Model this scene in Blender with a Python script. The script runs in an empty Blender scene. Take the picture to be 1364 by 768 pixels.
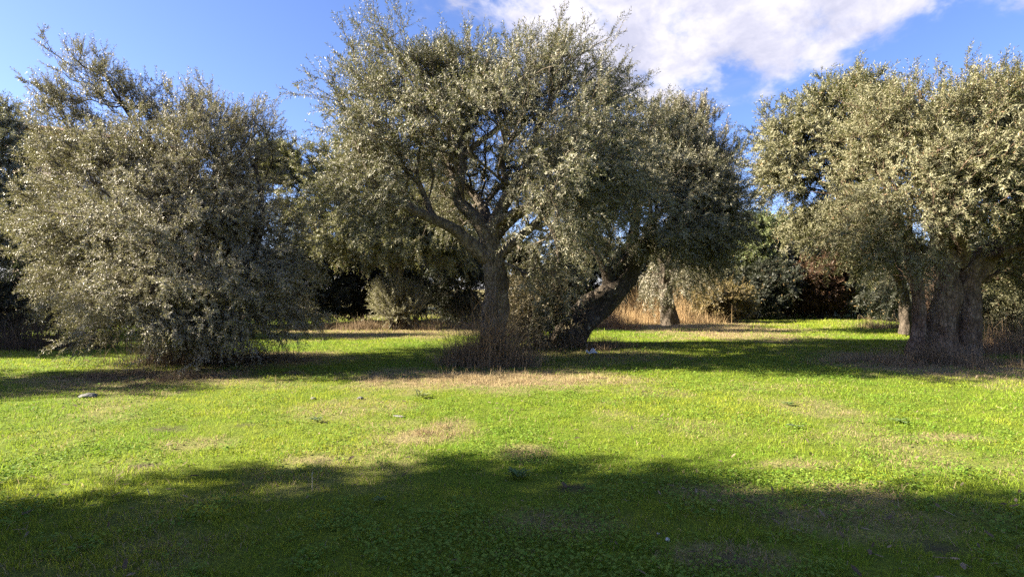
import bpy, math, random
import numpy as np
from mathutils import Vector

# ------------------------------------------------------------------ camera, world, sun, exposure
SC = bpy.context.scene
COL = SC.collection
FPX, CX, CY, CAMH = 760.0, 682.0, 384.0, 1.6

cam_d = bpy.data.cameras.new("camera")
cam_d.sensor_fit = 'HORIZONTAL'
cam_d.sensor_width = 36.0
cam_d.lens = 36.0 * FPX / 1364.0
cam_d.clip_start = 0.05
cam_d.clip_end = 3000
cam = bpy.data.objects.new("camera", cam_d)
COL.objects.link(cam)
cam.location = (0, 0, CAMH)
cam.rotation_euler = (math.radians(90), 0, 0)
SC.camera = cam

SUN_EL, SUN_BACK = 29.0, 1.5        # elevation; degrees behind the line due left
sun_vec = Vector((-math.cos(math.radians(SUN_BACK)) * math.cos(math.radians(SUN_EL)),
                  -math.sin(math.radians(SUN_BACK)) * math.cos(math.radians(SUN_EL)),
                  math.sin(math.radians(SUN_EL))))
SKY_STRENGTH = 0.05
SUN_STRENGTH = 5.0
SC.view_settings.view_transform = 'Standard'
SC.view_settings.look = 'None'
SC.view_settings.exposure = 2.52
SC.view_settings.gamma = 1
SC.view_settings.use_curve_mapping = False

sun_d = bpy.data.lights.new("sun", 'SUN')
sun_d.energy = SUN_STRENGTH
sun_d.angle = math.radians(0.55)
sun_d.color = (1.0, 0.91, 0.74)
sun = bpy.data.objects.new("sun", sun_d)
COL.objects.link(sun)
sun.location = (-40, -6, 24)
sun.rotation_euler = sun_vec.to_track_quat('Z', 'Y').to_euler()

SC.cycles.max_bounces = 5
SC.cycles.diffuse_bounces = 3
SC.cycles.glossy_bounces = 2
SC.cycles.transmission_bounces = 3
SC.cycles.use_denoising = False


class NT:
    """small node-tree helper"""
    def __init__(s, tree):
        s.t = tree
        tree.nodes.clear()

    def n(s, typ, **kw):
        nd = s.t.nodes.new(typ)
        for k, v in kw.items():
            setattr(nd, k, v)
        return nd

    def l(s, a, b):
        s.t.links.new(a, b)

    def set(s, sock, v):
        if hasattr(v, 'is_output'):
            s.l(v, sock)
        else:
            sock.default_value = v

    def math(s, op, a, b=0.0, clamp=False):
        nd = s.n('ShaderNodeMath', operation=op)
        nd.use_clamp = clamp
        s.set(nd.inputs[0], a)
        s.set(nd.inputs[1], b)
        return nd.outputs[0]

    def mix(s, f, a, b, blend='MIX'):
        nd = s.n('ShaderNodeMix', data_type='RGBA', blend_type=blend)
        s.set(nd.inputs[0], f)
        s.set(nd.inputs[6], a if hasattr(a, 'is_output') else (*a, 1))
        s.set(nd.inputs[7], b if hasattr(b, 'is_output') else (*b, 1))
        return nd.outputs[2]

    def noise(s, vec, scale, detail=4, rough=0.55, dist=0.0):
        nd = s.n('ShaderNodeTexNoise')
        if vec is not None:
            s.l(vec, nd.inputs['Vector'])
        nd.inputs['Scale'].default_value = scale
        nd.inputs['Detail'].default_value = detail
        nd.inputs['Roughness'].default_value = rough
        nd.inputs['Distortion'].default_value = dist
        return nd.outputs['Fac']

    def ramp(s, f, a, b):
        nd = s.n('ShaderNodeMapRange', interpolation_type='SMOOTHSTEP')
        s.set(nd.inputs[0], f)
        nd.inputs[1].default_value = a
        nd.inputs[2].default_value = b
        return nd.outputs[0]


# sky: Nishita plus one broken altocumulus sheet, laid out on a plane high overhead
world = bpy.data.worlds.new("World")
SC.world = world
world.use_nodes = True
w = NT(world.node_tree)
sky = w.n('ShaderNodeTexSky', sky_type='NISHITA')
sky.sun_disc = False
sky.sun_elevation = math.radians(SUN_EL)
sky.sun_rotation = math.radians(270 - SUN_BACK)
sky.altitude = 1700
sky.air_density = 1.0
sky.dust_density = 2.3
sky.ozone_density = 4.0
tc = w.n('ShaderNodeTexCoord')
sep = w.n('ShaderNodeSeparateXYZ')
w.l(tc.outputs['Generated'], sep.inputs[0])
zc = w.math('MAXIMUM', sep.outputs[2], 0.03)
u = w.math('DIVIDE', sep.outputs[0], zc)
v = w.math('DIVIDE', sep.outputs[1], zc)
uv = w.n('ShaderNodeCombineXYZ')
w.l(u, uv.inputs[0]); w.l(v, uv.inputs[1])
# outline: ellipse distance roughened by noise
du = w.math('DIVIDE', w.math('SUBTRACT', u, 0.64), 1.10)
vv = w.math('SUBTRACT', v, w.math('MULTIPLY', w.math('SUBTRACT', u, 0.8), 0.10))
dv = w.math('DIVIDE', w.math('SUBTRACT', vv, 1.75), 1.58)
rr = w.math('SQRT', w.math('ADD', w.math('MULTIPLY', du, du), w.math('MULTIPLY', dv, dv)))
nrm = w.n('ShaderNodeMapping'); nrm.inputs['Rotation'].default_value = (0, math.radians(18), 0); nrm.inputs['Scale'].default_value = (1.0, 1.0, 1.45)
w.l(tc.outputs['Generated'], nrm.inputs[0])
nz = w.noise(nrm.outputs[0], 7.0, 8, 0.58, 0.25)
nz2 = w.noise(nrm.outputs[0], 15.0, 8, 0.60, 0.25)
rim = w.math('ADD', rr, w.math('MULTIPLY', w.math('SUBTRACT', nz, 0.5), 1.5))
body = w.math('SUBTRACT', 1.0, w.ramp(rim, 0.66, 1.06))
thick = w.math('MULTIPLY', body, w.ramp(w.math('ADD', nz2, w.math('MULTIPLY', body, 0.34)), 0.46, 0.84))
wisp = w.math('MULTIPLY', w.ramp(w.noise(uv.outputs[0], 1.1, 7, 0.6, 0.8), 0.60, 0.82), 0.16)
fac = w.math('MAXIMUM', w.math('MULTIPLY', thick, 0.95), wisp)
shade = w.ramp(w.noise(nrm.outputs[0], 9.5, 7, 0.6, 0.2), 0.36, 0.64)
ccol = w.mix(shade, (2.55, 2.55, 3.15), (4.0, 3.85, 4.2))
hs = w.n('ShaderNodeHueSaturation')
hs.inputs['Saturation'].default_value = 1.05
w.l(sky.outputs[0], hs.inputs['Color'])
skyt = w.mix(1.0, hs.outputs[0], (1.02, 0.90, 1.04), 'MULTIPLY')
skycol = w.mix(fac, skyt, ccol)
bg = w.n('ShaderNodeBackground')
bg.inputs['Strength'].default_value = SKY_STRENGTH
w.l(skycol, bg.inputs['Color'])
wo = w.n('ShaderNodeOutputWorld')
w.l(bg.outputs[0], wo.inputs['Surface'])

rng = np.random.default_rng(7)


# ------------------------------------------------------------------ helpers
def at(px, py, Y):
    return np.array([(px - CX) / FPX * Y, Y, CAMH - (py - CY) / FPX * Y])


def gY(py):
    return CAMH * FPX / (py - CY)


def vnoise(x, y, seed=0):
    x = np.asarray(x, float); y = np.asarray(y, float)
    xi = np.floor(x); yi = np.floor(y)
    fx = x - xi; fy = y - yi
    fx = fx * fx * (3 - 2 * fx); fy = fy * fy * (3 - 2 * fy)

    def h(a, b):
        s = np.sin(a * 127.1 + b * 311.7 + seed * 74.7) * 43758.5453
        return s - np.floor(s)
    return (h(xi, yi) * (1 - fx) + h(xi + 1, yi) * fx) * (1 - fy) + (h(xi, yi + 1) * (1 - fx) + h(xi + 1, yi + 1) * fx) * fy


def fbm(x, y, seed=0, octv=4):
    a, s, t = 0.5, 0.0, 0.0
    for i in range(octv):
        s = s + a * vnoise(x * 2 ** i, y * 2 ** i, seed + i * 13)
        t += a
        a *= 0.5
    return s / t


def gz(x, y):
    """height of the meadow"""
    return 0.10 * (fbm(np.asarray(x) * 0.16 + 40, np.asarray(y) * 0.16 + 9, 3, 3) - 0.5) \
        + 0.035 * (fbm(np.asarray(x) * 1.1, np.asarray(y) * 1.1, 5, 2) - 0.5)


# dry patches: px, py, rx, ry (of the photograph), strength -> ellipses on the ground
_dry = [(640, 503, 215, 17, 1.0), (560, 585, 75, 16, .75), (600, 575, 40, 16, .6), (700, 606, 45, 14, .6), (1265, 580, 60, 7, .75),
        (200, 504, 170, 20, .7), (330, 480, 140, 14, .9), (670, 470, 70, 16, .9), (790, 470, 110, 14, .55),
        (1250, 484, 150, 20, 1.0), (880, 426, 110, 15, 1.3), (520, 440, 170, 10, .9), (460, 545, 90, 16, .45), (260, 590, 60, 10, .5),
        (740, 700, 120, 26, .45), (980, 660, 90, 20, .5), (1130, 660, 90, 24, .6), (960, 745, 90, 20, .6), (1050, 620, 70, 8, .5),
        (1140, 695, 140, 26, .45), (420, 615, 60, 8, .6), (1090, 545, 70, 10, .45), (990, 414, 80, 8, .8), (870, 520, 60, 9, .35)]
DRY = []
for px, py, rx, ry, s in _dry:
    Y = gY(py)
    DRY.append(((px - CX) / FPX * Y, Y, rx / FPX * Y, max(0.12, (gY(py - ry) - gY(py + ry)) / 2), s))
_soil = [(220, 571, 22, 4), (80, 632, 30, 4), (875, 712, 26, 7), (960, 752, 50, 9), (330, 566, 14, 3), (190, 620, 22, 4), (760, 652, 20, 5), (700, 740, 30, 8),
         (1250, 730, 30, 10)]
SOIL = []
for px, py, rx, ry in _soil:
    Y = gY(py)
    SOIL.append(((px - CX) / FPX * Y, Y, rx / FPX * Y, (gY(py - ry) - gY(py + ry)) / 2))


def dryness(x, y):
    x = np.asarray(x, float); y = np.asarray(y, float)
    wob = 0.9 * (fbm(x * 1.3, y * 1.3, 21) - 0.5)
    d = np.zeros_like(x)
    for cx, cy, rx, ry, s in DRY:
        r = np.hypot((x - cx) / rx, (y - cy) / ry) + wob
        d = np.maximum(d, s * np.clip((1.15 - r) / 0.55, 0, 1))
    back = np.clip((y - 27) / 8, 0, 1) * np.clip((6 - x) / 3, 0, 1)
    d = np.maximum(d, 0.75 * back)
    n = fbm(x * 0.75, y * 0.75, 31)
    d = np.maximum(d, np.clip((n - 0.60) / 0.2, 0, 1) * 0.4)
    n2 = 0.6 * fbm(x * 4.5, y * 4.5, 77, 3) + 0.4 * fbm(x * 15, y * 15, 78, 2)
    return np.clip(d * (0.1 + 1.5 * n2), 0, 1)


def soilness(x, y):
    wob = 0.8 * (fbm(np.asarray(x) * 3, np.asarray(y) * 3, 51) - 0.5)
    d = np.zeros_like(np.asarray(x, float))
    for cx, cy, rx, ry in SOIL:
        r = np.hypot((x - cx) / rx, (y - cy) / ry) + wob
        d = np.maximum(d, np.clip((1.35 - r) / 0.6, 0, 1))
    return np.clip(d * 2.2 * (fbm(np.asarray(x) * 9, np.asarray(y) * 9, 53, 3) - .22), 0, 1)


def np_mesh(name, verts, faces, mats, attrs=None, smooth=False, mat_idx=None):
    """verts (N,3); faces: one (F,k) int array or a list of them"""
    me = bpy.data.meshes.new(name)
    if not isinstance(faces, list):
        faces = [faces]
    faces = [f for f in faces if len(f)]
    me.vertices.add(len(verts))
    me.vertices.foreach_set('co', np.ascontiguousarray(verts, np.float32).ravel())
    nl = sum(f.size for f in faces)
    nf = sum(len(f) for f in faces)
    me.loops.add(nl)
    me.loops.foreach_set('vertex_index', np.concatenate([f.ravel() for f in faces]).astype(np.int32))
    me.polygons.add(nf)
    tot = np.concatenate([np.full(len(f), f.shape[1], np.int32) for f in faces])
    st = np.zeros(nf, np.int32)
    st[1:] = np.cumsum(tot)[:-1]
    me.polygons.foreach_set('loop_start', st)
    for m in mats:
        me.materials.append(m)
    if mat_idx is not None:
        me.polygons.foreach_set('material_index', np.asarray(mat_idx, np.int32))
    if smooth:
        me.polygons.foreach_set('use_smooth', np.ones(nf, bool))
    me.update(calc_edges=True)
    for k, (dom, arr) in (attrs or {}).items():
        arr = np.asarray(arr, np.float32)
        if arr.ndim == 2:
            a = me.attributes.new(k, 'FLOAT_COLOR', dom)
            a.data.foreach_set('color', arr.ravel())
        else:
            a = me.attributes.new(k, 'FLOAT', dom)
            a.data.foreach_set('value', arr)
    me.validate()
    return me


def obj(name, me, parent=None):
    o = bpy.data.objects.new(name, me)
    COL.objects.link(o)
    if parent:
        o.parent = parent
    return o


def tag(o, label=None, cat=None, group=None, kind=None):
    if label: o['label'] = label
    if cat: o['category'] = cat
    if group: o['group'] = group
    if kind: o['kind'] = kind
    return o


def empty(name, loc, label, cat, group=None):
    o = obj(name, None)
    o.location = loc
    o.empty_display_size = 0.3
    return tag(o, label, cat, group)


def copy_tree(o, parent=None):
    c = o.copy()
    COL.objects.link(c)
    c.parent = parent
    for ch in list(o.children):
        copy_tree(ch, c)
    return c


def unit(a):
    return a / np.maximum(np.linalg.norm(a, axis=-1, keepdims=True), 1e-9)


# ------------------------------------------------------------------ materials
def leaf_mat(name, top, under, dry=(0.20, 0.14, 0.06), transl=0.22, rough=0.5):
    m = bpy.data.materials.new(name)
    m.use_nodes = True
    t = NT(m.node_tree)
    at_ = t.n('ShaderNodeAttribute', attribute_name='tint')
    geo = t.n('ShaderNodeNewGeometry')
    a = t.mix(at_.outputs['Fac'], tuple(c * 0.62 for c in top), tuple(c * 1.35 for c in top))
    b = t.mix(at_.outputs['Fac'], tuple(c * 0.75 for c in under), tuple(c * 1.2 for c in under))
    c = t.mix(geo.outputs['Backfacing'], a, b)
    c = t.mix(t.ramp(at_.outputs['Fac'], 0.955, 0.96), c, dry)
    p = t.n('ShaderNodeBsdfPrincipled')
    t.l(c, p.inputs['Base Color'])
    p.inputs['Roughness'].default_value = rough
    p.inputs['Specular IOR Level'].default_value = 0.22
    tr = t.n('ShaderNodeBsdfTranslucent')
    t.l(t.mix(0.6, c, (top[0] * 1.9, top[1] * 2.0, top[2] * 0.9)), tr.inputs['Color'])
    mx = t.n('ShaderNodeMixShader')
    mx.inputs[0].default_value = transl
    t.l(p.outputs[0], mx.inputs[1]); t.l(tr.outputs[0], mx.inputs[2])
    o = t.n('ShaderNodeOutputMaterial')
    t.l(mx.outputs[0], o.inputs['Surface'])
    return m


def bark_mat(name, a, b, crack=(0.03, 0.024, 0.018), scale=1.0):
    m = bpy.data.materials.new(name)
    m.use_nodes = True
    t = NT(m.node_tree)
    tc = t.n('ShaderNodeTexCoord')
    mp = t.n('ShaderNodeMapping')
    mp.inputs['Scale'].default_value = (1, 1, 0.5)
    t.l(tc.outputs['Object'], mp.inputs[0])
    n1 = t.noise(mp.outputs[0], 9 * scale, 8, 0.65, 0.6)
    n2 = t.noise(tc.outputs['Object'], 2.3 * scale, 5, 0.6)
    vo = t.n('ShaderNodeTexVoronoi', feature='DISTANCE_TO_EDGE')
    vo.inputs['Scale'].default_value = 11 * scale
    wv = t.n('ShaderNodeVectorMath', operation='ADD')
    nn = t.n('ShaderNodeTexNoise'); nn.inputs['Scale'].default_value = 8
    t.l(mp.outputs[0], nn.inputs['Vector'])
    sc_ = t.n('ShaderNodeVectorMath', operation='SCALE'); sc_.inputs['Scale'].default_value = 0.2
    t.l(nn.outputs['Color'], sc_.inputs[0])
    t.l(mp.outputs[0], wv.inputs[0]); t.l(sc_.outputs[0], wv.inputs[1])
    t.l(wv.outputs[0], vo.inputs['Vector'])
    cr = t.ramp(vo.outputs['Distance'], 0.0, 0.16)
    c = t.mix(t.ramp(n2, 0.35, 0.65), a, b)
    c = t.mix(t.ramp(n1, 0.3, 0.62), tuple(x * 0.45 for x in a), c)
    c = t.mix(t.math('ADD', t.math('MULTIPLY', cr, 0.55), 0.45), crack, c)
    lich = t.ramp(t.noise(tc.outputs['Object'], 5.5, 6, 0.7), 0.60, 0.70)
    c = t.mix(t.math('MULTIPLY', lich, 0.8), c, (0.34, 0.31, 0.24))
    p = t.n('ShaderNodeBsdfPrincipled')
    t.l(c, p.inputs['Base Color'])
    p.inputs['Roughness'].default_value = 0.92
    p.inputs['Specular IOR Level'].default_value = 0.15
    bp = t.n('ShaderNodeBump')
    bp.inputs['Strength'].default_value = 0.9
    bp.inputs['Distance'].default_value = 0.05
    t.l(t.math('ADD', t.math('MULTIPLY', cr, 0.25), n1), bp.inputs['Height'])
    t.l(bp.outputs[0], p.inputs['Normal'])
    o = t.n('ShaderNodeOutputMaterial')
    t.l(p.outputs[0], o.inputs['Surface'])
    return m


def attr_mat(name, transl=0.3, rough=0.7, spec=0.2):
    """colour comes from the per-face 'tone' attribute: the blade's own colour"""
    m = bpy.data.materials.new(name)
    m.use_nodes = True
    t = NT(m.node_tree)
    a = t.n('ShaderNodeAttribute', attribute_name='tone')
    p = t.n('ShaderNodeBsdfPrincipled')
    t.l(a.outputs['Color'], p.inputs['Base Color'])
    p.inputs['Roughness'].default_value = rough
    p.inputs['Specular IOR Level'].default_value = spec
    tr = t.n('ShaderNodeBsdfTranslucent')
    t.l(a.outputs['Color'], tr.inputs['Color'])
    mx = t.n('ShaderNodeMixShader'); mx.inputs[0].default_value = transl
    t.l(p.outputs[0], mx.inputs[1]); t.l(tr.outputs[0], mx.inputs[2])
    o = t.n('ShaderNodeOutputMaterial'); t.l(mx.outputs[0], o.inputs['Surface'])
    return m


def plain_mat(name, a, b, scale=6, rough=0.85, bump=0.4):
    m = bpy.data.materials.new(name)
    m.use_nodes = True
    t = NT(m.node_tree)
    tc = t.n('ShaderNodeTexCoord')
    n = t.noise(tc.outputs['Object'], scale, 7, 0.65)
    p = t.n('ShaderNodeBsdfPrincipled')
    t.l(t.mix(t.ramp(n, 0.32, 0.68), a, b), p.inputs['Base Color'])
    p.inputs['Roughness'].default_value = rough
    bp = t.n('ShaderNodeBump'); bp.inputs['Strength'].default_value = bump; bp.inputs['Distance'].default_value = 0.02
    t.l(n, bp.inputs['Height']); t.l(bp.outputs[0], p.inputs['Normal'])
    o = t.n('ShaderNodeOutputMaterial'); t.l(p.outputs[0], o.inputs['Surface'])
    return m


M_OLIVE = leaf_mat("olive_leaf", (0.098, 0.098, 0.050), (0.29, 0.27, 0.19))
M_OLIVE_PALE = leaf_mat("olive_leaf_pale", (0.14, 0.13, 0.085), (0.35, 0.315, 0.245), dry=(0.24, 0.17, 0.10))
M_OLIVE_WARM = leaf_mat("olive_leaf_warm", (0.12, 0.12, 0.050), (0.25, 0.235, 0.14), dry=(0.26, 0.16, 0.08))
M_DARK_SHADED = leaf_mat("dark_shaded_scrub_leaf", (0.030, 0.036, 0.020), (0.05, 0.052, 0.036))  # dark leaves, colour lowered further to stand in for deep shade under the canopy
M_GREEN = leaf_mat("green_scrub_leaf", (0.10, 0.125, 0.035), (0.16, 0.18, 0.08))
M_RUST = leaf_mat("rusty_scrub_leaf", (0.075, 0.042, 0.023), (0.09, 0.052, 0.03), dry=(0.13, 0.06, 0.03))
M_GREY = leaf_mat("grey_shrub_leaf", (0.22, 0.205, 0.13), (0.29, 0.265, 0.18), dry=(0.25, 0.19, 0.10))
M_WEED = leaf_mat("weed_leaf", (0.075, 0.135, 0.025), (0.11, 0.16, 0.05), rough=.85)
M_BROWNOLIVE = leaf_mat("brown_olive_leaf", (0.085, 0.072, 0.038), (0.17, 0.14, 0.085), dry=(0.22, 0.14, 0.08))
M_STRAWBUSH = leaf_mat("straw_bush_leaf", (0.15, 0.115, 0.045), (0.17, 0.13, 0.06), dry=(0.20, 0.14, 0.07))
M_BARK = bark_mat("olive_bark", (0.17, 0.135, 0.10), (0.27, 0.225, 0.17))
M_BARK_DARK = bark_mat("dark_olive_bark", (0.085, 0.066, 0.05), (0.15, 0.12, 0.09))
M_BARK_RED = bark_mat("reddish_olive_bark", (0.19, 0.12, 0.08), (0.27, 0.20, 0.14))
M_STRAW = attr_mat("straw", 0.2, 0.8, 0.1)
M_GRASS = attr_mat("grass_blade", 0.45, 0.65, 0.15)


# ------------------------------------------------------------------ ground
def axis(lo, hi, step, far, grow=1.28):
    a = list(np.arange(lo, hi + 1e-6, step))
    s, x = step, hi
    while x < far:
        s *= grow; x += s; a.append(x)
    s, x = step, lo
    while x > -far:
        s *= grow; x -= s; a.insert(0, x)
    return np.array(a)


def build_ground():
    xs = axis(-16, 16, 0.12, 900)
    ys = axis(1.0, 30, 0.10, 900)
    X, Y = np.meshgrid(xs, ys)
    Z = gz(X, Y)
    nx, ny = len(xs), len(ys)
    V = np.stack([X.ravel(), Y.ravel(), Z.ravel()], 1)
    i = np.arange(nx * ny).reshape(ny, nx)
    F = np.stack([i[:-1, :-1].ravel(), i[:-1, 1:].ravel(), i[1:, 1:].ravel(), i[1:, :-1].ravel()], 1)
    m = bpy.data.materials.new("meadow_ground")
    m.use_nodes = True
    t = NT(m.node_tree)
    tc = t.n('ShaderNodeTexCoord')
    d = t.n('ShaderNodeAttribute', attribute_name='dry')
    s = t.n('ShaderNodeAttribute', attribute_name='soil')
    n1 = t.noise(tc.outputs['Object'], 3.1, 6, 0.65)
    n2 = t.noise(tc.outputs['Object'], 38, 4, 0.7)
    n3 = t.noise(tc.outputs['Object'], 0.55, 4, 0.6)
    g = t.mix(t.ramp(n1, 0.3, 0.7), (0.11, 0.175, 0.012), (0.20, 0.235, 0.018))
    g = t.mix(t.math('MULTIPLY', t.ramp(n3, 0.4, 0.7), 0.5), g, (0.22, 0.225, 0.03))
    g = t.mix(t.ramp(n2, 0.35, 0.75), tuple([0.07, 0.10, 0.012]), g)
    st = t.mix(t.ramp(n2, 0.3, 0.7), (0.13, 0.095, 0.055), (0.33, 0.25, 0.14))
    c = t.mix(d.outputs['Fac'], g, st)
    c = t.mix(t.math('MULTIPLY', s.outputs['Fac'], 0.9), c, (0.06, 0.045, 0.032))
    p = t.n('ShaderNodeBsdfPrincipled')
    t.l(c, p.inputs['Base Color'])
    p.inputs['Roughness'].default_value = 0.95
    p.inputs['Specular IOR Level'].default_value = 0.1
    bp = t.n('ShaderNodeBump'); bp.inputs['Strength'].default_value = 0.8; bp.inputs['Distance'].default_value = 0.03
    t.l(n2, bp.inputs['Height']); t.l(bp.outputs[0], p.inputs['Normal'])
    o = t.n('ShaderNodeOutputMaterial'); t.l(p.outputs[0], o.inputs['Surface'])
    me = np_mesh("ground", V, F, [m], {'dry': ('POINT', dryness(V[:, 0], V[:, 1])), 'soil': ('POINT', soilness(V[:, 0], V[:, 1]))}, smooth=True)
    tag(obj("ground", me), "green meadow ground with straw patches", "ground", kind="structure")


build_ground()


def blades(P, H, W, lean, col, r):
    """one triangle-and-quad blade (5 verts) per root point"""
    n = len(P)
    th = r.uniform(0, 2 * np.pi, n)
    side = np.stack([np.cos(th), np.sin(th), np.zeros(n)], 1) * (W / 2)[:, None]
    ph = r.uniform(0, 2 * np.pi, n)
    ld = np.stack([np.cos(ph), np.sin(ph), np.zeros(n)], 1) * (lean * H)[:, None]
    up = np.array([0, 0, 1.0])
    mid = P + up * (H * 0.58)[:, None] + ld * 0.35
    tip = P + up * (H * np.sqrt(np.clip(1 - 0.45 * lean ** 2, 0.15, 1)))[:, None] + ld
    V = np.stack([P - side, P + side, mid + side * 0.8, mid - side * 0.8, tip], 1).reshape(-1, 3)
    b = np.arange(n)[:, None] * 5
    Q = b + np.array([0, 1, 2, 3]); T = b + np.array([3, 2, 4])
    C = np.concatenate([col, col])
    return V, [Q, T], C


def build_grass():
    r = np.random.default_rng(11)
    N = 900000
    # density falls with depth as Y^-1.35 per unit depth times the width in view
    y0, y1 = 1.8, 46.0
    k = 0.42
    uu = r.uniform(0, 1, N)
    Y = (y0 ** k + uu * (y1 ** k - y0 ** k)) ** (1 / k)
    X = r.uniform(-1, 1, N) * (Y * 0.92 + 1.6)
    keep = (X > -17) & (X < 18)
    X, Y = X[keep], Y[keep]
    d = dryness(X, Y); s = soilness(X, Y)
    cl = fbm(X * 6, Y * 6, 91, 2)
    keep = (r.uniform(0, 1, len(X)) > s * 0.85) & (r.uniform(0, 1, len(X)) < np.clip((cl - .2) * 2.4, .12, 1))
    X, Y, d, cl = X[keep], Y[keep], d[keep], cl[keep]
    n = len(X)
    big = 0.55 * fbm(X * 0.9, Y * 0.9, 17, 3) + 0.45 * fbm(X * 3.6, Y * 3.6, 18, 2)
    H = r.uniform(0.020, 0.055, n) * (0.35 + 1.3 * big) * np.clip(Y / 14, 1, 1.6)
    H *= np.where(r.uniform(0, 1, n) < 0.02, 2.0, 1.0)
    W = r.uniform(0.0028, 0.006, n) * np.clip(Y / 6.5, 1, 4)
    lean = r.uniform(0.2, 1.25, n)
    isdry = r.uniform(0, 1, n) < np.clip(d * 1.05 + 0.07, 0, 0.9)
    hue = np.clip(0.5 + 1.3 * (fbm(X * 0.5, Y * 0.5, 63, 3) - 0.5) + 0.9 * (fbm(X * 3.2, Y * 3.2, 64, 3) - 0.5) + r.normal(0, 0.12, n), 0, 1)[:, None]
    g = np.array([0.155, 0.265, 0.022]) * (1 - hue) + np.array([0.32, 0.35, 0.034]) * hue
    g = g * r.uniform(0.88, 1.12, n)[:, None]
    st = np.array([0.40, 0.31, 0.165]) * r.uniform(0.6, 1.2, n)[:, None]
    c = np.where(isdry[:, None], st, g)
    lean = np.where(isdry, np.clip(lean * 1.5, 0.3, 1.4), lean)
    P = np.stack([X, Y, gz(X, Y) - 0.004], 1)
    V, F, C = blades(P, H, W, lean, c, r)
    C = np.concatenate([C, np.ones((len(C), 1))], 1)
    me = np_mesh("meadow_grass", V, F, [M_GRASS], {'tone': ('FACE', C)})
    tag(obj("meadow_grass", me), "short green grass mixed with straw covering the clearing", "grass", kind="stuff")


build_grass()


def flat_leaves(name, label, cat, X, Y, Z, L, W, col, r, tilt):
    n = len(X)
    a = r.uniform(0, 2 * np.pi, n)
    d = np.stack([np.cos(a), np.sin(a), r.normal(0, tilt, n)], 1); d = unit(d)
    sd = np.stack([-np.sin(a), np.cos(a), r.normal(0, tilt, n)], 1); sd = unit(sd)
    P = np.stack([X, Y, gz(X, Y) + Z], 1)
    l_ = L[:, None]; w_ = W[:, None]
    V = np.stack([P, P + d * l_ * .3 + sd * w_ * .5, P + d * l_ * .75 + sd * w_ * .42, P + d * l_, P + d * l_ * .75 - sd * w_ * .42, P + d * l_ * .3 - sd * w_ * .5], 1).reshape(-1, 3)
    F = np.arange(n * 6).reshape(n, 6)
    C = np.concatenate([col, np.ones((n, 1))], 1)
    tag(obj(name, np_mesh(name, V, F, [M_GRASS], {'tone': ('FACE', C)})), label, cat, kind="stuff")


def build_ground_cover():
    r = np.random.default_rng(29)
    N = 420000
    k = .5
    Y = (1.8 ** k + r.uniform(0, 1, N) * (17 ** k - 1.8 ** k)) ** (1 / k)
    X = r.uniform(-1, 1, N) * (Y * .92 + 1.4)
    p = fbm(X * 1.1 + 5, Y * 1.1, 201, 3) * .6 + fbm(X * 5, Y * 5, 202, 2) * .4
    keep = r.uniform(0, 1, N) < np.clip((p - .50) * 6, 0, .55) * (1 - .9 * dryness(X, Y))
    X, Y = X[keep], Y[keep]
    n = len(X)
    L = r.uniform(.012, .03, n) * np.clip(Y / 8, 1, 1.7)
    t = r.uniform(0, 1, n)[:, None]
    col = np.array([.12, .225, .028]) * (1 - t) + np.array([.23, .31, .05]) * t
    flat_leaves("clover", "low broad-leaved clover growing through the grass", "clover", X, Y, r.uniform(.012, .055, n), L, L * r.uniform(.55, .9, n), col, r, .35)
    # fallen olive leaves and bark bits, thickest under the crowns
    N = 26000
    X = r.uniform(-14, 15, N); Y = r.uniform(2.2, 19, N)
    wgt = np.full(N, .05)
    for cx, cy, rad in ((-7.0, 12.0, 4.0), (0.0, 12.2, 4.0), (3.0, 16, 4.0), (10.6, 13.4, 4.6), (-4, 3, 2.0), (3, 3.5, 2.5)):
        wgt += .5 * np.exp(-((X - cx) ** 2 + (Y - cy) ** 2) / (.5 * rad * rad))
    keep = r.uniform(0, 1, N) < wgt * 1.2 * (.3 + 1.2 * fbm(X, Y, 205, 3))
    X, Y = X[keep], Y[keep]
    n = len(X)
    t = r.uniform(0, 1, n)[:, None]
    col = np.array([.10, .07, .045]) * (1 - t) + np.array([.36, .28, .18]) * t
    L = r.uniform(.04, .09, n)
    flat_leaves("leaf_litter", "fallen brown leaves scattered over the grass", "fallen leaves", X, Y, r.uniform(.015, .05, n), L, L * r.uniform(.18, .35, n), col, r, .3)


build_ground_cover()


# ------------------------------------------------------------------ woody geometry
def ring_frames(P):
    T = np.zeros_like(P)
    T[1:-1] = P[2:] - P[:-2]; T[0] = P[1] - P[0]; T[-1] = P[-1] - P[-2]
    T = unit(T)
    ref = np.array([0.31, 0.95, 0.05]) if abs(T[0][1]) < 0.9 else np.array([1.0, 0.1, 0.0])
    U = unit(np.cross(np.broadcast_to(ref, T.shape), T))
    Wv = np.cross(T, U)
    return T, U, Wv


def tube(P, R, sides):
    P = np.asarray(P, float); R = np.asarray(R, float)
    T, U, Wv = ring_frames(P)
    th = np.linspace(0, 2 * np.pi, sides, endpoint=False)
    V = P[:, None, :] + R[:, None, None] * (np.cos(th)[None, :, None] * U[:, None, :] + np.sin(th)[None, :, None] * Wv[:, None, :])
    n = len(P)
    i = np.arange(n * sides).reshape(n, sides)
    j = np.roll(i, -1, 1)
    F = np.stack([i[:-1].ravel(), j[:-1].ravel(), j[1:].ravel(), i[1:].ravel()], 1)
    return V.reshape(-1, 3), F


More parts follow.
